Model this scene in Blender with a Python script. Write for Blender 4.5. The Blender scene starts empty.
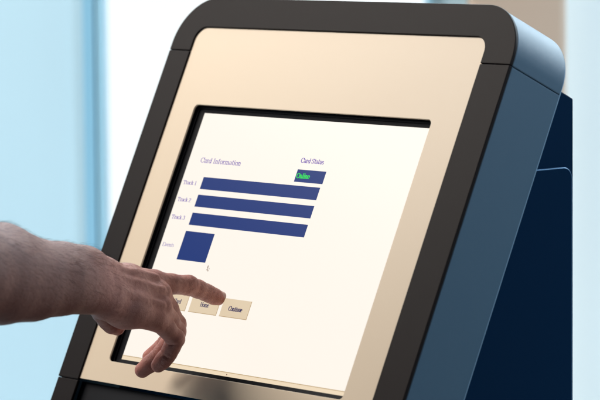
import bpy, bmesh, math, random
import numpy as np
from mathutils import Matrix, Vector

random.seed(3); rng = np.random.default_rng(5)
SC = bpy.context.scene
COL = SC.collection
MM = 0.001
# ------------------------------------------------------------------ camera
T = math.radians(24.9); CT, ST = math.cos(T), math.sin(T)
O = Vector((0, 0, 1.15))                       # centre of the kiosk face
FPX = 3065.57
RIGHT = Vector((0.66487, 0.74692, -0.00812)); DOWN = Vector((0.06495, -0.06863, -0.99553)); FWD = Vector((-0.74413, 0.66137, -0.09414))
CAM = O + Vector((2.24612, -1.95753, 0.32832))
cd = bpy.data.cameras.new('camera'); cam = bpy.data.objects.new('camera', cd); COL.objects.link(cam)
cam.matrix_world = Matrix(((RIGHT.x, -DOWN.x, -FWD.x, CAM.x), (RIGHT.y, -DOWN.y, -FWD.y, CAM.y), (RIGHT.z, -DOWN.z, -FWD.z, CAM.z), (0, 0, 0, 1)))
cd.sensor_width = 36; cd.lens = FPX / 600 * 36; cd.clip_end = 100
cd.dof.use_dof = True; cd.dof.focus_distance = 3.0; cd.dof.aperture_fstop = 7.5
SC.camera = cam
# ------------------------------------------------------------------ light
w = bpy.data.worlds.new('World'); SC.world = w; w.use_nodes = True
bg = w.node_tree.nodes['Background']; bg.inputs[0].default_value = (0.55, 0.72, 1.0, 1); bg.inputs[1].default_value = 0.055
SC.view_settings.view_transform = 'Standard'; SC.view_settings.look = 'None'; SC.view_settings.exposure = 0; SC.view_settings.gamma = 1

def area(name, pos, target, sx, sy, power, colr):
    l = bpy.data.lights.new(name, 'AREA'); l.shape = 'RECTANGLE'; l.size = sx; l.size_y = sy; l.energy = power; l.color = colr
    o = bpy.data.objects.new(name, l); COL.objects.link(o)
    o.location = pos; o.rotation_euler = (Vector(target) - Vector(pos)).to_track_quat('-Z', 'Y').to_euler()
    return o
area('key_lamp', O + Vector((-1.15, -0.8, 1.45)), O + Vector((-0.15, 0, 0.1)), 1.15, 1.15, 60, (1.0, 0.925, 0.84))
area('side_lamp', O + Vector((1.7, 1.35, 1.0)), O + Vector((0.2, 0, 0.1)), 0.9, 0.9, 34, (0.70, 0.85, 1.0))
area('hood_fill', O + Vector((-0.4, 1.8, 0.95)), O + Vector((0.2, 0, 0.2)), 1.3, 1.3, 85, (0.74, 0.90, 1.0))  # unseen lamp added behind the kiosk for the hood highlight
area('rim_lamp', O + Vector((-1.5, 0.9, 1.5)), O + Vector((-0.1, -0.3, 0)), 0.9, 1.2, 75, (0.88, 0.95, 1.0))

# ------------------------------------------------------------------ materials
def s2l(c): return tuple(((v/255)/12.92 if v/255 <= 0.04045 else ((v/255+0.055)/1.055)**2.4) for v in c)
def mat(name, colr, rough=0.5, metal=0.0, spec=0.5, noise=0.0, nscale=60, bump=0.0, bscale=900, coat=0.0, rnoise=0.0):
    m = bpy.data.materials.new(name); m.use_nodes = True; nt = m.node_tree; b = nt.nodes['Principled BSDF']
    b.inputs['Base Color'].default_value = (*colr, 1); b.inputs['Roughness'].default_value = rough
    b.inputs['Metallic'].default_value = metal; b.inputs['Specular IOR Level'].default_value = spec
    b.inputs['Coat Weight'].default_value = coat
    tc = nt.nodes.new('ShaderNodeTexCoord')
    n = nt.nodes.new('ShaderNodeTexNoise'); n.inputs['Scale'].default_value = nscale; n.inputs['Detail'].default_value = 5
    nt.links.new(tc.outputs['Object'], n.inputs['Vector'])
    if noise:
        r = nt.nodes.new('ShaderNodeMapRange'); r.inputs[3].default_value = 1-noise; r.inputs[4].default_value = 1+noise
        nt.links.new(n.outputs[0], r.inputs[0])
        mx = nt.nodes.new('ShaderNodeVectorMath'); mx.operation = 'SCALE'; mx.inputs[0].default_value = colr
        nt.links.new(r.outputs[0], mx.inputs['Scale']); nt.links.new(mx.outputs[0], b.inputs['Base Color'])
    if rnoise:
        r = nt.nodes.new('ShaderNodeMapRange'); r.inputs[3].default_value = rough-rnoise; r.inputs[4].default_value = rough+rnoise
        nt.links.new(n.outputs[0], r.inputs[0]); nt.links.new(r.outputs[0], b.inputs['Roughness'])
    if bump:
        n2 = nt.nodes.new('ShaderNodeTexNoise'); n2.inputs['Scale'].default_value = bscale; n2.inputs['Detail'].default_value = 3
        nt.links.new(tc.outputs['Object'], n2.inputs['Vector'])
        bp = nt.nodes.new('ShaderNodeBump'); bp.inputs['Strength'].default_value = bump; bp.inputs['Distance'].default_value = 0.0003
        nt.links.new(n2.outputs[0], bp.inputs['Height']); nt.links.new(bp.outputs[0], b.inputs['Normal'])
    return m
def emit(name, rgb, strength=1.0, rough=0.35):
    m = bpy.data.materials.new(name); m.use_nodes = True; b = m.node_tree.nodes['Principled BSDF']
    b.inputs['Base Color'].default_value = (0.002, 0.002, 0.003, 1); b.inputs['Roughness'].default_value = rough
    b.inputs['Specular IOR Level'].default_value = 0.06
    b.inputs['Emission Color'].default_value = (*s2l(rgb), 1); b.inputs['Emission Strength'].default_value = strength
    return m
M_PANEL = mat('champagne_panel', (0.68, 0.57, 0.435), 0.36, 0.0, 0.25, 0.03, 9, 0.10, 1400, rnoise=0.04)
M_FRAME = mat('dark_frame_paint', (0.0075, 0.0045, 0.0047), 0.5, 0, 0.11, 0.05, 30, 0.35, 1800)
M_SHELL = mat('shell_cool_light_tint', (0.044, 0.105, 0.16), 0.46, 0, 0.5, 0.05, 30, 0.4, 1800)  # dark grey paint with the cool side light tinted into its colour
M_REAR = mat('navy_rear_paint', (0.001, 0.016, 0.045), 0.5, 0, 0.03, 0.05, 30, 0.3, 1800)
M_BLACK = mat('black_plastic', (0.001, 0.002, 0.005), 0.5, 0, 0.08, 0, 30, 0.2, 1500)
M_LOWER = mat('black_lower_panel', (0.003, 0.004, 0.007), 0.5, 0, 0.15)

# ------------------------------------------------------------------ helpers
def obj(name, me, m=None, parent=None, mw=None, smooth=True, bevel=0, label=None, kind=None):
    o = bpy.data.objects.new(name, me); COL.objects.link(o)
    if m: me.materials.append(m)
    if parent: o.parent = parent
    if mw is not None: o.matrix_local = mw
    if smooth:
        for p in me.polygons: p.use_smooth = True
    if bevel:
        b = o.modifiers.new('bevel', 'BEVEL'); b.width = bevel; b.segments = 4; b.limit_method = 'WEIGHT' if 'bevel_weight_edge' in me.attributes else 'ANGLE'; b.angle_limit = math.radians(40); b.harden_normals = False
        wn = o.modifiers.new('flat_faces', 'WEIGHTED_NORMAL'); wn.mode = 'FACE_AREA'; wn.weight = 100; wn.keep_sharp = False
    elif smooth:
        try: me.set_sharp_from_angle(angle=math.radians(35))
        except Exception: pass
    if label: o['label'] = label
    if kind: o['kind'] = kind
    return o
def tag(o, label, cat, group=None):
    o['label'] = label; o['category'] = cat
    if group: o['group'] = group
def bm_mesh(name, bm):
    bmesh.ops.recalc_face_normals(bm, faces=bm.faces)
    me = bpy.data.meshes.new(name); bm.to_mesh(me); bm.free(); return me
# panel frame: u right, w into the kiosk, v up along the face (millimetres)
PM = Matrix.Translation(O) @ Matrix.Rotation(-T, 4, 'X') @ Matrix.Scale(MM, 4)
def prism(name, poly, w0, w1, seams=None):
    """poly in (u,v), extruded from depth w0 to w1"""
    bm = bmesh.new()
    a = [bm.verts.new((p[0], w0, p[1])) for p in poly]; b = [bm.verts.new((p[0], w1, p[1])) for p in poly]
    n = len(poly)
    bm.faces.new(a); bm.faces.new(b[::-1])
    for i in range(n): bm.faces.new((a[i], b[i], b[(i+1) % n], a[(i+1) % n]))
    if seams:
        lay = bm.edges.layers.float.new('bevel_weight_edge')
        for e in bm.edges:
            p, q = e.verts
            if e.calc_face_angle(0) > 0.6 and abs(p.co.y-w0) < .01 and abs(q.co.y-w0) < .01:
                e[lay] = 0.12 if (abs(p.co.z-q.co.z) < .01 and min(abs(p.co.z-sv) for sv in seams) < 1.0) else 1.0
    return bm_mesh(name, bm)
def arc(cx, cy, r, a0, a1, n=12):
    return [(cx + r*math.cos(math.radians(a0+(a1-a0)*i/n)), cy + r*math.sin(math.radians(a0+(a1-a0)*i/n))) for i in range(n+1)]
def rrect(l, r, b, t, rad, n=10):
    rad = rad if isinstance(rad, (list, tuple)) else [rad]*4
    return (arc(r-rad[0], t-rad[0], rad[0], 0, 90, n) + arc(l+rad[1], t-rad[1], rad[1], 90, 180, n)
            + arc(l+rad[2], b+rad[2], rad[2], 180, 270, n) + arc(r-rad[3], b+rad[3], rad[3], 270, 360, n))
def ring(name, loops):
    """loops: list of (outline, w); same vertex count, bridged in order"""
    bm = bmesh.new(); L = [[bm.verts.new((p[0], wv, p[1])) for p in pl] for pl, wv in loops]
    n = len(L[0])
    for A, B in zip(L, L[1:]):
        for i in range(n): bm.faces.new((A[i], A[(i+1) % n], B[(i+1) % n], B[i]))
    return bm_mesh(name, bm)

# ------------------------------------------------------------------ the setting behind the kiosk
FH = Vector((FWD.x, FWD.y, 0)).normalized(); RH = Vector((-FH.y, FH.x, 0)) * -1
ZB = 4.5; PXM = ZB / FPX
base = Vector((CAM.x, CAM.y, 0)) + FH * ZB
WM = Matrix(((RH.x, FH.x, 0, base.x), (RH.y, FH.y, 0, base.y), (0, 0, 1, 0), (0, 0, 0, 1)))   # wall frame: x along, y back, z up
def px(x): return (x - 300) * PXM
def boxm(name, x0, x1, y0, y1, z0, z1):
    bm = bmesh.new(); bmesh.ops.create_cube(bm, size=1)
    for v in bm.verts: v.co = Vector(((x0+x1)/2 + v.co.x*(x1-x0), (y0+y1)/2 + v.co.y*(y1-y0), (z0+z1)/2 + v.co.z*(z1-z0)))
    return bm_mesh(name, bm)
M_WALL = mat('pale_blue_wall', (0.46, 0.65, 0.745), 0.6, 0, 0.3, 0.03, 3)
M_WALL2 = mat('pale_wall', (0.84, 0.93, 0.95), 0.6, 0, 0.3, 0.03, 3)
M_PILLAR = mat('beige_pillar', (0.44, 0.335, 0.26), 0.6, 0, 0.3, 0.06, 6)
M_WFRAME = mat('window_frame_paint', (0.28, 0.51, 0.64), 0.4)
M_FLOOR = mat('grey_floor', (0.10, 0.10, 0.11), 0.5, 0, 0.4, 0.1, 4)
M_SKY = emit('bright_overcast_sky', (250, 254, 255), 1.08)
glass = bpy.data.materials.new('window_glass'); glass.use_nodes = True
gb = glass.node_tree.nodes['Principled BSDF']; gb.inputs['Transmission Weight'].default_value = 1; gb.inputs['Roughness'].default_value = 0.02; gb.inputs['IOR'].default_value = 1.1
gb.inputs['Base Color'].default_value = (0.97, 1, 1, 1)
me = bpy.data.meshes.new('floor'); me.from_pydata([(-6, -6, 0), (6, -6, 0), (6, 6, 0), (-6, 6, 0)], [], [(0, 1, 2, 3)])
obj('floor', me, M_FLOOR, smooth=False, kind='structure')
def wallpiece(x0, x1, z0, z1, m): 
    o = obj('wall', boxm('wall', x0, x1, 0.0, 0.12, z0, z1), m, None, WM, smooth=False); return o
w_l = wallpiece(-3.2, px(98), 0, 3, M_WALL); tag(w_l, 'pale blue blurred wall at the left behind the pointing arm', 'wall')
w_r = wallpiece(px(562)-0.02, 3.2, 0, 3, M_WALL2); tag(w_r, 'pale blue blurred wall at the right beside the beige pillar', 'wall')
w_m = wallpiece(px(434), px(470), 0, 3, M_WALL); tag(w_m, 'narrow pale blue wall strip between bright window and beige pillar', 'wall')
pl = obj('pillar', prism('pillar', rrect(px(468.5), px(562), -0.10, 0.10, 0.012, 5), 0, 3), M_PILLAR)
pl.matrix_world = WM @ Matrix(((1, 0, 0, 0), (0, 0, 1, 0), (0, 1, 0, 0), (0, 0, 0, 1)))
tag(pl, 'beige square pillar out of focus behind the kiosk top', 'pillar')
win = bpy.data.objects.new('window', None); COL.objects.link(win); win.matrix_world = WM @ Matrix.Translation((px(266), 0, 0))
tag(win, 'tall overexposed window behind the kiosk', 'window')
WI = Matrix.Translation((-px(266), 0, 0))
bm = bmesh.new()
def addbox(bm, x0, x1, y0, y1, z0, z1):
    vs = [bm.verts.new(c) for c in ((x0,y0,z0),(x1,y0,z0),(x1,y1,z0),(x0,y1,z0),(x0,y0,z1),(x1,y0,z1),(x1,y1,z1),(x0,y1,z1))]
    for f in ((0,3,2,1),(4,5,6,7),(0,1,5,4),(1,2,6,5),(2,3,7,6),(3,0,4,7)): bm.faces.new([vs[i] for i in f])
addbox(bm, px(98)+.0005, px(105), -0.015, 0.10, 0, 2.9); addbox(bm, px(428), px(434)-.0005, -0.015, 0.10, 0, 2.9)
addbox(bm, px(105)+.0005, px(428)-.0005, -0.012, 0.10, 0, 0.10); addbox(bm, px(105)+.0005, px(428)-.0005, -0.012, 0.10, 2.80, 2.9)
obj('frame', bm_mesh('frame', bm), M_WFRAME, win, WI, smooth=False)
obj('casing', boxm('casing', px(85), px(96), -0.012, -0.001, 0, 2.9), mat('casing_paint', (0.22, 0.46, 0.62), 0.5), win, WI, smooth=False)
obj('pane', boxm('pane', px(105)+.001, px(428)-.001, 0.05, 0.056, 0.101, 2.799), glass, win, WI, smooth=False)
sky = obj('sky', boxm('sky', -3.2, 3.2, 0.9, 0.92, -0.5, 4.5), M_SKY, None, WM, smooth=False, kind='structure')
wl = area('wall_fill', (base - FH*1.5 + Vector((0, 0, 0.1))), base + Vector((0, 0, 1.0)), 3.5, 0.3, 46, (0.86, 0.97, 1.0))  # unseen low strip light added to brighten the back wall

# ------------------------------------------------------------------ kiosk
kiosk = bpy.data.objects.new('kiosk', None); COL.objects.link(kiosk); kiosk.location = (0, 0.15, 0)
tag(kiosk, 'dark free standing touch screen kiosk with champagne face and lit screen', 'kiosk')
KI = Matrix.Translation((0, -0.15, 0)); KPM = KI @ PM
def part(name, me, m, parent=None, **k):
    if parent is None or parent == kiosk: return obj(name, me, m, kiosk, KPM, **k)
    return obj(name, me, m, parent, Matrix.Identity(4), **k)
UL, UR, VT, RO = -257.0, 243.5, 262.5, 52.0
IL, IR, IT, RI = -223.8, 204.0, 229.3, 15.0
SM, LM = 202.3, -162.3
def arch(l, r, t, ro, il, ir, it, ri, v0, n=16):
    return ([(r, v0)] + arc(r-ro, t-ro, ro, 0, 90, n) + arc(l+ro, t-ro, ro, 90, 180, n) + [(l, v0)]
            + [(il, v0)] + arc(il+ri, it-ri, ri, 180, 90, n) + arc(ir-ri, it-ri, ri, 90, 0, n) + [(ir, v0)])
G = 0.28
arch_f = arch(UL, UR, VT, RO, IL, IR, IT, RI, SM+G)
# drop duplicate points where the straight part is zero-length
part('face_frame', prism('face_frame', arch_f, 0, 4.0), M_FRAME, bevel=0.9)
LOW = -620.0
for (a, b) in ((UL, IL), (IR, UR)):
    part('face_frame', prism('face_frame', [(a, LM+G), (b, LM+G), (b, SM-G), (a, SM-G)], 0, 4.0), M_FRAME, bevel=0.9)
    part('face_frame', prism('face_frame', [(a, LOW), (b, LOW), (b, LM-G), (a, LM-G)], 0.6, 4.0), M_FRAME, bevel=0.9)
D1 = 75.4; TH = 14
sh = 0.5
shell_arch = arch(UL+sh, UR-sh, VT-sh, RO, UL+TH, UR-TH, VT-TH, RO-TH, SM+G)
part('hood', prism('hood', shell_arch, 4.1, D1), M_SHELL, bevel=1.3)
for s, (a, b) in enumerate(((UL+sh, UL+TH), (UR-TH, UR-sh))):
    part('side_panel', prism('side_panel', [(a, LOW), (b, LOW), (b, SM-G), (a, SM-G)], 4.1, D1), M_SHELL, bevel=1.3)
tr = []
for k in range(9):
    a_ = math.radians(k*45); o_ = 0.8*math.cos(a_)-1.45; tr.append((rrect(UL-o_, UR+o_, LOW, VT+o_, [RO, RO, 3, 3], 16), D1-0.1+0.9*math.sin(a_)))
part('rear_edge_highlight', ring('rear_edge_highlight', tr), mat('rear_highlight_blue', (0.20, 0.34, 0.46), 0.28, 0.2))  # rear-edge highlight of the shell, built as a lighter coloured strip
# champagne face plate with screen opening
OL, OR_, OT, OB = -188.0, 162.6, 143.8, -137.4
plate = ring('face_plate', [(rrect(IL-1.5, IR+1.5, -160, IT+1.5, [6, 6, 1.5, 1.5]), 3.6), (rrect(IL-1.5, IR+1.5, -160, IT+1.5, [6, 6, 1.5, 1.5]), 2.0),
    (rrect(OL-.4, OR_+.4, OB-.4, OT+.4, 5.4), 2.0), (rrect(OL, OR_, OB, OT, 5.0), 2.4), (rrect(OL, OR_, OB, OT, 5.0), 3.6), (rrect(IL-1.5, IR+1.5, -160, IT+1.5, [6, 6, 1.5, 1.5]), 3.6)])
# corner fill behind the frame keeps the inner rounded corner of the frame visible
part('face_plate', plate, M_PANEL, smooth=False)
part('screen_surround', ring('screen_surround', [(rrect(OL-8, OR_+8, OB-8, OT+8, 6), 3.8), (rrect(OL-1, OR_+1, OB-1, OT+1, 5.5), 3.8),
    (rrect(OL-.6, OR_+.6, OB-.6, OT+.6, 5), 6.2), (rrect(OL+2.6, OR_-1.0, OB+1.2, OT-2.2, 3), 6.8), (rrect(OL+3.0, OR_-1.2, OB+1.4, OT-2.6, 3), 8.4),
    (rrect(OL+10.3, OR_+1.5, OB+5.2, OT-6.3, 0.6), 8.9), (rrect(OL+10.3, OR_+1.5, OB+5.2, OT-6.3, 0.6), 9.6)]), M_BLACK, smooth=False)
# lower black panel, rear cover, rear housing
part('lower_panel', prism('lower_panel', [(IL-4, LOW), (IR+4, LOW), (IR+4, -161.5), (IL-4, -161.5)], 9.5, 16), M_LOWER, bevel=1)
part('rear_cover', prism('rear_cover', rrect(UL+TH+.5, UR-TH-.5, LOW+2, VT-TH-.5, [36, 36, 2, 2]), 70, 74), M_REAR, smooth=False)
def yz(w_, v_): return (CT*w_ + ST*v_, CT*v_ - ST*w_)      # panel (w,v) -> upright (y,z) relative to O, mm
def side_prism(name, poly, x0, x1):                          # poly in upright (y,z) mm, extruded in x
    bm = bmesh.new(); a = [bm.verts.new((x0, p[0], p[1])) for p in poly]; b = [bm.verts.new((x1, p[0], p[1])) for p in poly]; n = len(poly)
    bm.faces.new(a); bm.faces.new(b[::-1])
    for i in range(n): bm.faces.new((a[i], b[i], b[(i+1) % n], a[(i+1) % n]))
    return bm_mesh(name, bm)
UP = KI @ Matrix.Translation(O) @ Matrix.Scale(MM, 4)
t0 = yz(74.2, 209.9); t1 = yz(102.4, 209.5); b0 = yz(74.2, LOW+5)
obj('rear_housing', side_prism('rear_housing', [t0, t1, (181, -1150), (b0[0]+10, -1150), b0], -246, 234.1), M_REAR, kiosk, UP, bevel=1.4)
dr = [(t0[0]-110, 81.2)] + [(177.8-11 + 11*math.cos(math.radians(a)), 81.2-11+11*math.sin(math.radians(a))) for a in range(90, -1, -10)] + [(177.8, -1100), (-150, -1100), (-150, -600)]
obj('access_door', side_prism('access_door', [(t0[0]-78, 81.2)] + dr[1:-2] + [(b0[0]+30, -1100), (b0[0]+8, LOW)], 234.15, 235.3), M_REAR, kiosk, UP, bevel=0.5)
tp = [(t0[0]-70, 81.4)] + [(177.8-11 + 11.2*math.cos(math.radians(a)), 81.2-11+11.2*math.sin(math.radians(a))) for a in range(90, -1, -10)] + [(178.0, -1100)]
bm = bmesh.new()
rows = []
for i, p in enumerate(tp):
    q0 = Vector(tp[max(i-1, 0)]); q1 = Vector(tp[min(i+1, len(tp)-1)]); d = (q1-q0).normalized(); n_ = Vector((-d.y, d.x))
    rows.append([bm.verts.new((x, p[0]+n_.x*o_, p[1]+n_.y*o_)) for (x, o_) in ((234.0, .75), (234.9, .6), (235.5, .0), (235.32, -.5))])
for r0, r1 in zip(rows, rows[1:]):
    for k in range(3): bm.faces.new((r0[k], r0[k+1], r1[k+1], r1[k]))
obj('door_edge_highlight', bm_mesh('door_edge_highlight', bm), mat('door_highlight_blue', (0.10, 0.24, 0.42), 0.3, 0.3), kiosk, UP)  # lighter blue strip paints in the light caught on the door edge
obj('plinth', side_prism('plinth', [(b0[0]-70, b0[1]-4), (b0[0]+9, b0[1]-4), (b0[0]+9, -1150), (b0[0]-70, -1150)], -240, 228), M_LOWER, kiosk, UP, bevel=2)

# ------------------------------------------------------------------ display and what it shows
DW = 9.3
DL, DR, DT, DB = OL+9.8, OR_+2, OT-5.8, OB+4.7
disp = part('display', prism('display', [(DL, DB), (DR, DB), (DR, DT), (DL, DT)], DW, DW+3), emit('display_white', (255, 247, 236), 1.0, 0.25), smooth=False)
E_BAR = emit('bar_blue', (26, 54, 120)); E_BTN = emit('button_beige', (226, 206, 176)); E_EDGE = emit('button_edge', (188, 160, 122))
E_LAB = emit('label_purple', (112, 84, 178)); E_NAVY = emit('text_navy', (44, 40, 92)); E_GREEN = emit('text_green', (40, 235, 80))
E_STRIP = emit('strip_cream', (240, 220, 190)); E_LINE = emit('strip_line', (196, 170, 130)); E_HI = emit('button_light', (255, 244, 225)); E_CUR = emit('cursor_brown', (120, 80, 50))
E_CURW = emit('cursor_fill', (255, 250, 240))
def quad(name, l, r, b, t, m, lift=0.15, parent=disp):
    return part(name, prism(name, [(l, b), (r, b), (r, t), (l, t)], DW-lift, DW-lift+0.08), m, parent, smooth=False)
for (l, r, b, t) in ((-145.6, 31.6, 55.5, 68.6), (-144.8, 31.8, 36.4, 49.4), (-144.2, 31.6, 16.6, 29.8)): quad('blue_bar', l, r, b, t, E_BAR)
quad('blue_bar', -145.0, -99.8, -21.0, 9.9, E_BAR)
quad('status_bar', -9.0, 32.9, 72.4, 85.5, E_BAR)
for (l, r, lab) in ((-150.0, -106.0, 0), (-101.0, -57.6, 1), (-53.2, -11.6, 2)):
    b_ = quad('button', l, r, -73.4, -54.2, E_BTN)
    quad('button_edge', l, r, -73.4, -72.8, E_EDGE, 0.3, b_); quad('button_edge', r-0.6, r, -72.8, -54.2, E_EDGE, 0.3, b_)
quad('bottom_strip', DL, DR, DB, DB+5.2, E_STRIP); quad('strip_line', DL, DR, DB+4.4, DB+5.2, E_LINE, 0.3)
quad('strip_line', -14.2, -13.0, DB+2.0, DB+3.2, E_CUR, 0.3)
# serif lettering drawn with a broad pen
def A(cx, cy, rx, ry, a0, a1, n=10): return [(cx+rx*math.cos(math.radians(a0+(a1-a0)*i/n)), cy+ry*math.sin(math.radians(a0+(a1-a0)*i/n))) for i in range(n+1)]
def ser(x, y, w=.13): return [(x-w, y), (x+w, y)]
X = .46; CP = .68
GL = {
 'C': (.64, [A(.36, .34, .29, .35, 40, 320, 16), [(.59, .68), (.59, .46)]]),
 'a': (.44, [A(.2, .33, .15, .13, 160, 0), [(.35, .33), (.35, .05), (.43, .02)], A(.2, .12, .15, .12, 70, 340, 14)]),
 'r': (.36, [[(.13, X), (.13, 0)], ser(.13, 0), [(.03, X), (.13, X)], A(.24, .30, .11, .15, 150, 50, 5)]),
 'd': (.50, [A(.22, .22, .17, .23, 0, 360, 16), [(.40, CP), (.40, 0)], [(.32, CP), (.40, CP)], [(.40, .01), (.48, .01)]]),
 'I': (.34, [[(.17, CP), (.17, 0)], ser(.17, 0), ser(.17, CP)]),
 'n': (.50, [[(.12, X), (.12, 0)], [(.02, X), (.12, X)], A(.25, .29, .13, .17, 160, 0), [(.38, .29), (.38, 0)], ser(.12, 0, .1), ser(.38, 0, .1)]),
 'f': (.33, [A(.25, .56, .11, .13, 60, 180, 6), [(.14, .56), (.14, 0)], ser(.14, 0), [(.04, X), (.27, X)]]),
 'o': (.48, [A(.24, .23, .19, .23, 0, 360, 18)]),
 'm': (.76, [[(.12, X), (.12, 0)], [(.02, X), (.12, X)], A(.25, .29, .13, .17, 160, 0), [(.38, .29), (.38, 0)], A(.51, .29, .13, .17, 170, 0), [(.64, .29), (.64, 0)], ser(.12, 0, .09), ser(.38, 0, .09), ser(.64, 0, .09)]),
 't': (.30, [[(.14, .62), (.14, .08)], A(.22, .09, .08, .08, 180, 320, 5), [(.03, X), (.26, X)]]),
 'i': (.26, [[(.13, X), (.13, 0)], [(.04, X), (.13, X)], ser(.13, 0, .1), [(.13, .66), (.13, .60)]]),
 'S': (.52, [A(.26, .51, .17, .16, 30, 250, 10), A(.26, .17, .18, .18, 80, -150, 10), [(.43, .68), (.43, .54)], [(.08, .16), (.08, 0)]]),
 'u': (.50, [[(.12, X), (.12, .16)], A(.25, .16, .13, .16, 180, 350), [(.38, X), (.38, 0)], [(.03, X), (.12, X)], [(.30, X), (.38, X)], [(.38, .01), (.46, .01)]]),
 's': (.38, [A(.19, .34, .12, .11, 30, 250, 8), A(.19, .12, .13, .12, 80, -150, 8)]),
 'T': (.60, [[(.30, CP), (.30, 0)], ser(.30, 0), [(.04, CP), (.56, CP)], [(.04, CP), (.04, .53)], [(.56, CP), (.56, .53)]]),
 'c': (.43, [A(.23, .23, .18, .23, 45, 315, 14)]),
 'k': (.50, [[(.12, CP), (.12, 0)], [(.03, CP), (.12, CP)], [(.38, X), (.13, .20)], [(.22, .27), (.42, 0)], ser(.12, 0, .09), ser(.41, 0, .08), ser(.38, X, .08)]),
 'E': (.60, [[(.13, CP), (.13, 0)], [(.03, CP), (.52, CP)], [(.03, 0), (.55, 0)], [(.13, .35), (.40, .35)], [(.52, CP), (.52, .54)], [(.55, 0), (.55, .15)]]),
 'v': (.48, [[(.08, X), (.24, 0)], [(.24, 0), (.39, X)], ser(.08, X, .08), ser(.39, X, .07)]),
 'e': (.43, [A(.22, .23, .17, .23, 0, 310, 14), [(.06, .24), (.39, .24)]]),
 'O': (.70, [A(.35, .34, .29, .35, 0, 360, 20)]),
 'l': (.26, [[(.13, CP), (.13, 0)], [(.04, CP), (.13, CP)], ser(.13, 0, .1)]),
 'H': (.72, [[(.15, CP), (.15, 0)], [(.57, CP), (.57, 0)], [(.15, .35), (.57, .35)], ser(.15, 0), ser(.15, CP), ser(.57, 0), ser(.57, CP)]),
 'R': (.64, [[(.15, CP), (.15, 0)], [(.03, CP), (.30, CP)], A(.30, .52, .17, .16, 90, -90), [(.15, .36), (.30, .36)], [(.30, .36), (.56, 0)], ser(.15, 0), ser(.57, 0, .06)]),
 '1': (.46, [[(.24, .66), (.24, 0)], [(.12, .58), (.24, .66)], ser(.24, 0)]),
 '2': (.46, [A(.22, .49, .16, .17, 160, -30, 10), [(.36, .40), (.06, .01)], [(.05, 0), (.40, 0)]]),
 '3': (.46, [A(.20, .51, .15, .15, 150, -70, 10), A(.20, .18, .18, .18, 80, -150, 12)]),
 ' ': (.25, []),
}
def write(name, s, u0, vb, width, cap, m, bold=1.0, parent=disp, lift=0.24):
    adv = sum(GL[c][0] for c in s); sx = width/adv; sy = cap/CP
    bm = bmesh.new(); x = u0; k = 0
    for c in s:
        aw, strokes = GL[c]
        for st in strokes:
            for (p, q) in zip(st, st[1:]):
                P = Vector((x+p[0]*sx, vb+p[1]*sy)); Q = Vector((x+q[0]*sx, vb+q[1]*sy)); d = Q-P
                if d.length < 1e-6: continue
                d.normalize(); wd = cap*(0.055 + 0.085*abs(d.y)**1.5)*bold; nn = Vector((-d.y, d.x))*wd/2; e = d*wd*0.25
                dep = DW - lift - k*0.0004; k += 1
                bm.faces.new([bm.verts.new((a.x, dep, a.y)) for a in (P-e-nn, Q+e-nn, Q+e+nn, P-e+nn)])
        x += aw*sx
    return part(name, bm_mesh(name, bm), m, parent, smooth=False)
write('lettering', 'Card Information', -159.0, 84.0, 63.5, 5.0, E_LAB, 1.35)
write('lettering', 'Card Status', -8.6, 92.8, 34.0, 4.7, E_LAB, 1.5)
for s, vb in (('Track 1', 58.6), ('Track 2', 40.0), ('Track 3', 20.8)): write('lettering', s, -174.2, vb+0.6, 21.0, 4.0, E_LAB, 1.5)
write('lettering', 'Events', -174.2, -8.6, 18.5, 3.8, E_LAB, 1.1)
write('lettering', 'Online', -7.8, 76.6, 19.5, 4.9, E_GREEN, 1.6)
write('lettering', 'Continue', -42.5, -66.2, 20.5, 4.4, E_NAVY, 1.7)
write('lettering', 'Home', -86.0, -66.2, 13.5, 4.4, E_NAVY, 1.5)
write('lettering', 'Read Card', -140.0, -66.2, 24.0, 4.4, E_NAVY, 1.5)
cu = [(0, 0), (0, -5.6), (1.3, -4.4), (2.3, -6.6), (3.2, -6.2), (2.2, -4.1), (4.0, -4.0)]
c0 = part('cursor', prism('cursor', [(-94+a, -23+b) for a, b in cu], DW-0.2, DW-0.1), E_CUR, disp, smooth=False)
part('cursor_fill', prism('cursor_fill', [(-94+1.0+a*0.55, -23-1.3+b*0.6) for a, b in cu], DW-0.3, DW-0.22), E_CURW, c0, smooth=False)

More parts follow.
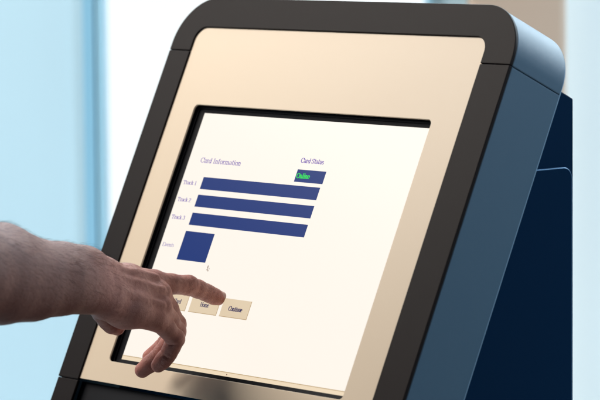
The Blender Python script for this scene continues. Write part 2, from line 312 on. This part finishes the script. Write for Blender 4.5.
# ------------------------------------------------------------------ the hand and arm (one continuous skin from a distance field)
Z0 = 3037.9
def cmm(x, y, dz):                                            # photo direction + real distance -> camera-space millimetres
    Z = Z0 + dz; return np.array([(x-300)/FPX*Z, (y-200)/FPX*Z, Z])
def cam2world(P):
    P = np.asarray(P)*MM
    return np.array(CAM)[None] + P[:, :1]*np.array(RIGHT)[None] + P[:, 1:2]*np.array(DOWN)[None] + P[:, 2:3]*np.array(FWD)[None]
H = 0.9
lo = np.array(cmm(-70, 200, -275)); lo[0] = cmm(-70, 0, -275)[0]
lo = np.array([cmm(-62, 0, -200)[0], cmm(0, 205, -200)[1], Z0-330]); hi = np.array([cmm(232, 0, 0)[0], cmm(0, 392, 0)[1], Z0+16])
N = np.ceil((hi-lo)/H).astype(int)
ax = [lo[i] + H*np.arange(N[i]) for i in range(3)]
BIG = 60.0
class Field:
    def __init__(s): s.d = np.full(N, BIG, np.float32)
    def box(s, pts, m):
        a = np.maximum(0, ((np.min(pts, 0)-m-lo)/H).astype(int)); b = np.minimum(N, ((np.max(pts, 0)+m-lo)/H).astype(int)+2)
        return a, b
    def add(s, a, b, ra, rb, k=4.0, sub=False):
        a = np.array(a, float); b = np.array(b, float)
        i0, i1 = s.box(np.array([a, b]), max(ra, rb)+k+12)
        if np.any(i1 <= i0): return s
        X_, Y_, Z_ = np.meshgrid(*[ax[i][i0[i]:i1[i]] for i in range(3)], indexing='ij', sparse=True)
        ba = b-a; L2 = ba@ba + 1e-9
        t = np.clip(((X_-a[0])*ba[0]+(Y_-a[1])*ba[1]+(Z_-a[2])*ba[2])/L2, 0, 1)
        d = np.sqrt((X_-a[0]-t*ba[0])**2+(Y_-a[1]-t*ba[1])**2+(Z_-a[2]-t*ba[2])**2) - (ra+(rb-ra)*t)
        sl = tuple(slice(i0[i], i1[i]) for i in range(3)); o = s.d[sl]
        if sub: s.d[sl] = -smin(-o, d, k)
        else: s.d[sl] = smin(o, d, k)
        return s
    def chain(s, pts, k=4.0):
        for p, q in zip(pts, pts[1:]): s.add(cmm(*p[:3]), cmm(*q[:3]), p[3], q[3], k)
        return s
def crease(f, c, along, side, amp, wd, reach=13):
    """dent running round a finger: c centre, along the finger, on the side 'side'"""
    c = cmm(*c[:3]); along = np.array(along, float); along /= np.linalg.norm(along); side = np.array(side, float); side -= along*(side@along); side /= np.linalg.norm(side)
    i0, i1 = f.box(np.array([c, c]), reach)
    X_, Y_, Z_ = np.meshgrid(*[ax[i][i0[i]:i1[i]] for i in range(3)], indexing='ij', sparse=True)
    x, y, z = X_-c[0], Y_-c[1], Z_-c[2]
    sa = x*along[0]+y*along[1]+z*along[2]; r = np.sqrt(np.maximum(x*x+y*y+z*z-sa*sa, 1e-6)); co = (x*side[0]+y*side[1]+z*side[2])/r
    sl = tuple(slice(i0[i], i1[i]) for i in range(3))
    f.d[sl] += (amp*np.exp(-(sa/wd)**2)*np.clip((co+0.25)*1.3, 0, 1)*(r < reach)).astype(np.float32)
def smin(a, b, k):
    h = np.clip(0.5+0.5*(b-a)/k, 0, 1); return (b*(1-h)+a*h - k*h*(1-h)).astype(np.float32)
palm = Field()
# forearm: two bones' worth of flesh, then the wrist
palm.chain([(-90, 262, -300, 40), (-40, 266, -258, 40), (0, 268, -214, 38.5), (32, 273, -188, 29.5), (62, 272, -163, 25), (84, 271.5, -140, 21), (102, 276, -120, 17.5)], 14)
palm.chain([(-90, 270, -330, 40), (-40, 276, -284, 40), (0, 281, -236, 37), (32, 286, -208, 29), (62, 286, -180, 24), (84, 289, -156, 19.5), (106, 297, -138, 17)], 14)
# metacarpals
MI = (153, 282, -60, 11.3); MMd = (159, 294, -72, 11.2); MR = (160, 308, -84, 10.8); MP = (155, 319.5, -94, 10.2)
palm.chain([(101, 276, -119, 16), (128, 280, -90, 13.8), MI], 9)
palm.chain([(103, 282, -123, 16), (130, 288, -97, 13.5), MMd], 9)
palm.chain([(105, 289, -128, 16), (131, 298, -105, 13.5), MR], 9)
palm.chain([(107, 297, -133, 17), (130, 308, -112, 15.5), MP], 9)
palm.chain([(106, 301, -124, 17.5), (124, 308.5, -106, 16.5), (144, 314, -90, 12.5)], 9)       # heel on the little-finger side
palm.chain([(112, 292, -98, 15), (132, 299, -80, 13), (148, 302, -70, 10)], 9)                  # palm flesh
palm.chain([(101, 286, -124, 14), (99, 303, -92, 12.8)], 8)                                      # thumb base
# knuckles, tendons, a vein
for (a, r) in ((MI, 7.5), (MMd, 8.2), (MR, 8.0), (MP, 7.2)):
    c = cmm(a[0]+2.2, a[1]-2.2, a[2]-2.5); palm.add(c, c, r*0.9, r*0.9, 5)
def on(dx, p): return (p[0]+dx[0], p[1]+dx[1], p[2]+dx[2])
for a, b in (((110, 268, -131), (156, 277, -76)), ((112, 276, -137), (162, 290, -84)), ((112, 288, -147), (162, 305, -97))):
    palm.add(cmm(*a), cmm(*b), 2.0, 2.6, 4)
for vein in ([(104, 288, -147), (118, 290, -143), (131, 297, -131), (146, 301, -118)], [(92, 282, -155), (104, 288, -147)]):
    for p, q in zip(vein, vein[1:]): palm.add(cmm(*p), cmm(*q), 1.5, 1.5, 3.5)
fingers = []
IDX = [MI, (171, 284, -45, 9.9), (188, 285.5, -30, 9.7), (198, 289, -21, 8.9), (207, 293, -13, 8.6), (214, 296.4, -7, 8.0), (219.2, 298.3, -3.2, 7.1)]
MID = [MMd, (168, 309, -56, 10.2), (176, 325, -42, 9.6), (170, 337, -32, 8.8), (164, 346, -24, 8.6), (150, 357, -14, 7.6)]
RIN = [MR, (169, 320, -67, 9.8), (176, 332, -54, 9.4), (168, 345, -48, 8.5), (159, 356, -43, 8.4), (150, 364, -39, 8.2), (142.3, 370.3, -36, 7.6)]
PIN = [MP, (166, 328, -82, 9.2), (175, 339, -72, 9.0), (172, 347, -69, 8.1), (168, 354.5, -66, 8.1), (163, 360.5, -63, 7.9), (158.3, 365.3, -61, 7.2)]
THU = [(99, 303, -92, 12.5), (103, 312, -78, 10.6), (107.5, 319.5, -66, 9.8), (112, 324, -59, 9.4), (117, 327.6, -52, 7.8)]
for ch in (IDX, MID, RIN, PIN, THU): fingers.append(Field().chain(ch, 3.0))
# slight swellings of the joints and creases over them
for f, j in ((0, IDX[2]), (1, MID[2]), (2, RIN[2]), (3, PIN[2])):
    c = cmm(*j[:3]) + np.array([1.2, -1.0, -1.2]); fingers[f].add(c, c, j[3]*0.9, j[3]*0.9, 3)
def vec(p, q): return cmm(*q[:3])-cmm(*p[:3])
PALMAR = np.array([-.65, .5, .565]); DORS = -PALMAR; CAMW = np.array([.1, 0, -1.0])
for f, ch, jj in ((0, IDX, (2, 4)), (1, MID, (2, 4)), (2, RIN, (2, 4)), (3, PIN, (2, 4)), (4, THU, (2,))):
    for n_, j in enumerate(jj):
        j = min(j, len(ch)-2); al = vec(ch[j-1], ch[j+1])
        inner = PALMAR if f in (0, 4) else np.array([-.75, -.3, .1]) + .5*CAMW
        crease(fingers[f], ch[j], al, inner, 1.1, 1.1)
        outer = (np.array([.4, -.9, -.5]) if f == 0 else np.array([.8, .35, -.6]))
        for o_ in ((-2.6, 0, 2.6) if n_ == 0 else (-1.0, 1.4)):
            cc = cmm(*ch[j][:3]) + al/np.linalg.norm(al)*o_
            px_ = (cc[0]/cc[2]*FPX+300, cc[1]/cc[2]*FPX+200, cc[2]-Z0)
            crease(fingers[f], px_, al + np.array([.5, .5, 0])*o_, outer, 0.42, 0.75)
tot = None
for f in fingers:
    u = smin(palm.d, f.d, 5.0)
    tot = u if tot is None else smin(tot, u, 0.9)
F = tot
# press the fingertip pad flat on the glass: keep the skin in front of the display face
def surface_nets(F, lo, h):
    s = F < 0
    c = s[:-1, :-1, :-1].astype(np.int8)
    tot = np.zeros(c.shape, np.int8)
    for dx in (0, 1):
        for dy in (0, 1):
            for dz in (0, 1): tot += s[dx:s.shape[0]-1+dx, dy:s.shape[1]-1+dy, dz:s.shape[2]-1+dz]
    act = (tot > 0) & (tot < 8); idx = np.argwhere(act); ids = np.full(act.shape, -1, np.int64); ids[act] = np.arange(len(idx))
    acc = np.zeros((len(idx), 3)); cnt = np.zeros(len(idx))
    corners = [(a, b, c_) for a in (0, 1) for b in (0, 1) for c_ in (0, 1)]
    for i, p in enumerate(corners):
        for q in corners[i+1:]:
            if sum(abs(np.subtract(p, q))) != 1: continue
            A_ = F[idx[:, 0]+p[0], idx[:, 1]+p[1], idx[:, 2]+p[2]]; B_ = F[idx[:, 0]+q[0], idx[:, 1]+q[1], idx[:, 2]+q[2]]
            m = (A_ < 0) != (B_ < 0); t = np.where(m, A_/(A_-B_+1e-12), 0)[:, None]
            acc += np.where(m[:, None], np.array(p)+t*(np.array(q)-np.array(p)), 0); cnt += m
    V = lo + h*(idx + acc/cnt[:, None]); Q = []
    for axis in range(3):
        o1, o2 = [i for i in range(3) if i != axis]
        sl0 = [slice(None)]*3; sl1 = [slice(None)]*3; sl0[axis] = slice(0, -1); sl1[axis] = slice(1, None)
        a = s[tuple(sl0)]; b = s[tuple(sl1)]; e = np.argwhere(a != b)
        e = e[(e[:, o1] > 0) & (e[:, o2] > 0) & (e[:, o1] < act.shape[o1]) & (e[:, o2] < act.shape[o2])]
        def cid(d1, d2):
            k = e.copy(); k[:, o1] -= d1; k[:, o2] -= d2; return ids[k[:, 0], k[:, 1], k[:, 2]]
        q = np.stack([cid(1, 1), cid(0, 1), cid(0, 0), cid(1, 0)], 1)
        flip = a[e[:, 0], e[:, 1], e[:, 2]] ^ (axis == 1)
        q[flip] = q[flip][:, ::-1]; Q.append(q)
    Q = np.concatenate(Q); Q = Q[(Q >= 0).all(1)]
    return V, Q
V, Q = surface_nets(F, lo, H)
root = Vector(cam2world([cmm(-60, 270, -285)])[0].tolist())
person = bpy.data.objects.new('person', None); COL.objects.link(person); person.location = root
tag(person, 'bare forearm and right hand pressing the touch screen with the index finger', 'person')
W = cam2world(V)
me = bpy.data.meshes.new('body'); me.from_pydata((W-np.array(root)).tolist(), [], Q.tolist()); me.validate()
# ruddiness near knuckles and fingertips, stored as a colour-like attribute of the skin itself
def near(pts, r):
    o_ = np.zeros(len(V))
    for p in pts: o_ = np.maximum(o_, np.exp(-((V-cmm(*p[:3]))**2).sum(1)/(2*r*r)))
    return o_
red = np.clip(near([IDX[-1], MID[-1], RIN[-1], PIN[-1], THU[-1]], 12)*0.9 + near([IDX[2], MID[2], RIN[2], PIN[2], MI, MMd, MR, MP], 11)*0.55, 0, 1)
at = me.attributes.new('red', 'FLOAT', 'POINT'); at.data.foreach_set('value', red.astype(np.float32))
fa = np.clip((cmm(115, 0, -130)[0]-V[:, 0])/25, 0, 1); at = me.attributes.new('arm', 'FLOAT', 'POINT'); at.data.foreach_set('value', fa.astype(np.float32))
skin = bpy.data.materials.new('skin'); skin.use_nodes = True; nt = skin.node_tree; b = nt.nodes['Principled BSDF']
tc = nt.nodes.new('ShaderNodeTexCoord')
def noise(sc, det=4, dist=0): 
    n = nt.nodes.new('ShaderNodeTexNoise'); n.inputs['Scale'].default_value = sc; n.inputs['Detail'].default_value = det; n.inputs['Distortion'].default_value = dist
    nt.links.new(tc.outputs['Object'], n.inputs['Vector']); return n
def mixc(f, a, b_):
    m = nt.nodes.new('ShaderNodeMix'); m.data_type = 'RGBA'
    if isinstance(f, float): m.inputs[0].default_value = f
    else: nt.links.new(f, m.inputs[0])
    for v, i in ((a, 6), (b_, 7)):
        if isinstance(v, tuple): m.inputs[i].default_value = (*v, 1)
        else: nt.links.new(v, m.inputs[i])
    return m.outputs[2]
def ramp(src, a, b_, o0=0.0, o1=1.0):
    r = nt.nodes.new('ShaderNodeMapRange'); r.inputs[1].default_value = a; r.inputs[2].default_value = b_; r.inputs[3].default_value = o0; r.inputs[4].default_value = o1
    nt.links.new(src, r.inputs[0]); return r.outputs[0]
c1 = mixc(ramp(noise(45, 5).outputs[0], .38, .62), (0.46, 0.215, 0.17), (0.36, 0.15, 0.12))
c2 = mixc(ramp(noise(260, 3).outputs[0], .43, .68, 0, .6), c1, (0.27, 0.10, 0.08))
c2 = mixc(ramp(noise(22, 2).outputs[0], .52, .68, 0, .35), c2, (0.26, 0.15, 0.15))
ar = nt.nodes.new('ShaderNodeAttribute'); ar.attribute_name = 'red'
c3 = mixc(ramp(ar.outputs['Fac'], 0, 1, 0, .75), c2, (0.42, 0.14, 0.105))
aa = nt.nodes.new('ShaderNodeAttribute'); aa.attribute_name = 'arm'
c4 = mixc(ramp(aa.outputs['Fac'], 0, 1, 0, .7), c3, (0.11, 0.043, 0.030))  # forearm skin darkened in its colour to stand in for shade
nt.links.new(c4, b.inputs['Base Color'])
b.inputs['Roughness'].default_value = 0.46; b.inputs['Specular IOR Level'].default_value = 0.32
b.inputs['Subsurface Weight'].default_value = 0.06; b.inputs['Subsurface Radius'].default_value = (1, .3, .15); b.inputs['Subsurface Scale'].default_value = 0.004
vo = nt.nodes.new('ShaderNodeTexVoronoi'); vo.inputs['Scale'].default_value = 900; vo.feature = 'DISTANCE_TO_EDGE'; nt.links.new(tc.outputs['Object'], vo.inputs['Vector'])
b1 = nt.nodes.new('ShaderNodeBump'); b1.inputs['Strength'].default_value = 0.5; b1.inputs['Distance'].default_value = 0.0005; nt.links.new(ramp(vo.outputs[0], 0, .3), b1.inputs['Height'])
n9 = noise(160, 5, 0.6)
b2 = nt.nodes.new('ShaderNodeBump'); b2.inputs['Strength'].default_value = 0.6; b2.inputs['Distance'].default_value = 0.0012; nt.links.new(n9.outputs[0], b2.inputs['Height']); nt.links.new(b1.outputs[0], b2.inputs['Normal'])
nt.links.new(b2.outputs[0], b.inputs['Normal'])
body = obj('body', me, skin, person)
sm = body.modifiers.new('smooth', 'SMOOTH'); sm.factor = 0.5; sm.iterations = 3
# fingernail of the index finger: curved thin plate on the dorsal side of the fingertip
def nail(tip, prev, dors, r, wd, ln, back):
    a = cmm(*tip[:3]); p = cmm(*prev[:3]); t = (a-p)/np.linalg.norm(a-p); n = np.array(dors, float); n -= t*(n@t); n /= np.linalg.norm(n); s_ = np.cross(t, n)
    vs = []; fs = []; NI, NJ = 9, 9
    for layer in (0, 1):
        for i in range(NI):
            for j in range(NJ):
                x = -1+2*j/(NJ-1); y = i/(NI-1); ww = wd*(1-0.18*(y > .8)*(y-.8)/.2 - 0.25*max(0, .2-y)/.2)
                ang = x*ww/r; rr = r + (0.35 if layer == 0 else -0.4) - 0.9*abs(x)**3 - 1.1*max(0, y-.55)**1.0
                vs.append(a + t*(back+ln*y) + n*rr*math.cos(ang) + s_*rr*math.sin(ang))
    def I(l, i, j): return l*NI*NJ+i*NJ+j
    for i in range(NI-1):
        for j in range(NJ-1): fs.append((I(0, i, j), I(0, i, j+1), I(0, i+1, j+1), I(0, i+1, j))); fs.append((I(1, i, j), I(1, i+1, j), I(1, i+1, j+1), I(1, i, j+1)))
    for i in range(NI-1):
        for j in (0, NJ-1): fs.append((I(0, i, j), I(0, i+1, j), I(1, i+1, j), I(1, i, j)))
    for j in range(NJ-1):
        for i in (0, NI-1): fs.append((I(0, i, j), I(0, i, j+1), I(1, i, j+1), I(1, i, j)))
    m_ = bpy.data.meshes.new('fingernail'); m_.from_pydata((cam2world(np.array(vs))-np.array(root)).tolist(), [], fs)
    bm = bmesh.new(); bm.from_mesh(m_); bmesh.ops.recalc_face_normals(bm, faces=bm.faces); bm.to_mesh(m_); bm.free()
    return m_
M_NAIL = mat('fingernail', (0.46, 0.24, 0.20), 0.25, 0, 0.6)
obj('fingernail', nail(IDX[-1], IDX[-3], (.70, -.60, -.25), 7.4, 6.0, 9.5, -3.2), M_NAIL, person)

# forearm hair: fine tapering strands rooted in the skin
nrm = np.zeros_like(V); v0, v1, v2, v3 = (V[Q[:, i]] for i in range(4)); fn = np.cross(v2-v0, v3-v1)
for i in range(4): np.add.at(nrm, Q[:, i], fn)
nrm /= np.linalg.norm(nrm, axis=1)[:, None]+1e-9
ctr = cmm(40, 280, -195)
mid = np.array(cmm(0, 275, -225)); wr = np.array(cmm(104, 287, -129)); axd = (wr-mid)/np.linalg.norm(wr-mid)
tt = (V-mid)@axd; rel = V-mid-np.outer(tt, axd)
outward = np.sign((nrm*rel).sum(1).mean()); nrm *= outward
dors = np.array([.55, -.75, -.35]); dens = np.clip(0.25+0.9*(nrm@dors), 0.05, 1) * np.clip((cmm(128, 0, -110)[0]-V[:, 0])/30, 0, 1) * (V[:, 2] < Z0-95)
pr = dens/dens.sum(); pick = rng.choice(len(V), 1700, p=pr)
hv = []; hf = []
for i in pick:
    p = V[i]; n = nrm[i]; g = axd*0.9 + np.array([.05, .42, -.15]) + rng.normal(0, .22, 3); g -= n*(g@n); g /= np.linalg.norm(g)
    L = rng.uniform(5, 12); up = rng.uniform(.16, .5); r0 = rng.uniform(.045, .085); s_ = np.cross(g, n)
    pts = [p-n*0.5, p+g*L*.3+n*L*up*.32, p+g*L*.68+n*L*up*.50, p+g*L+n*L*up*.50]
    b0_ = len(hv)
    for k, c in enumerate(pts):
        r = r0*(1-0.27*k)
        for a_ in range(3): hv.append(c + r*(math.cos(a_*2.094)*n + math.sin(a_*2.094)*s_))
    for k in range(3):
        for a_ in range(3): hf.append((b0_+k*3+a_, b0_+k*3+(a_+1) % 3, b0_+k*3+3+(a_+1) % 3, b0_+k*3+3+a_))
mh = bpy.data.meshes.new('arm_hair'); mh.from_pydata((cam2world(np.array(hv))-np.array(root)).tolist(), [], hf)
obj('arm_hair', mh, mat('arm_hair', (0.012, 0.006, 0.004), 0.6, 0, 0.1), person)['kind'] = 'stuff'

# rolled shirt sleeve starting beyond the left edge of the photograph
M_SLV = mat('blue_cotton', (0.12, 0.20, 0.34), 0.85, 0, 0.2, 0.15, 200, 0.5, 1500)
cl = [cmm(-52, 270, -282), cmm(-60, 270, -290), cmm(-66, 270, -296), cmm(-150, 268, -385), cmm(-205, 262, -440), cmm(-225, 225, -455), cmm(-262, 60, -500), cmm(-290, -60, -530), cmm(-293, -75, -533)]
rad = [52, 53, 53, 53, 53, 54, 57, 58, 8]
vs = []; fs = []; NS = 32
for i, (c, r) in enumerate(zip(cl, rad)):
    d = (cl[min(i+1, len(cl)-1)]-cl[max(i-1, 0)]); d /= np.linalg.norm(d); a_ = np.cross(d, [0.2, 0.1, 1.0]); a_ /= np.linalg.norm(a_); b_ = np.cross(d, a_)
    for j in range(NS):
        th = j*2*math.pi/NS; rr = r*(1+0.02*math.sin(5*th+i)); vs.append(c+rr*(math.cos(th)*a_+math.sin(th)*b_))
for i in range(len(cl)-1):
    for j in range(NS): fs.append((i*NS+j, i*NS+(j+1) % NS, (i+1)*NS+(j+1) % NS, (i+1)*NS+j))
ms = bpy.data.meshes.new('sleeve'); ms.from_pydata((cam2world(np.array(vs))-np.array(root)).tolist(), [], fs)
so = obj('sleeve', ms, M_SLV, person); sd = so.modifiers.new('thick', 'SOLIDIFY'); sd.thickness = 0.0015; sb = so.modifiers.new('sub', 'SUBSURF'); sb.levels = 1; sb.render_levels = 2
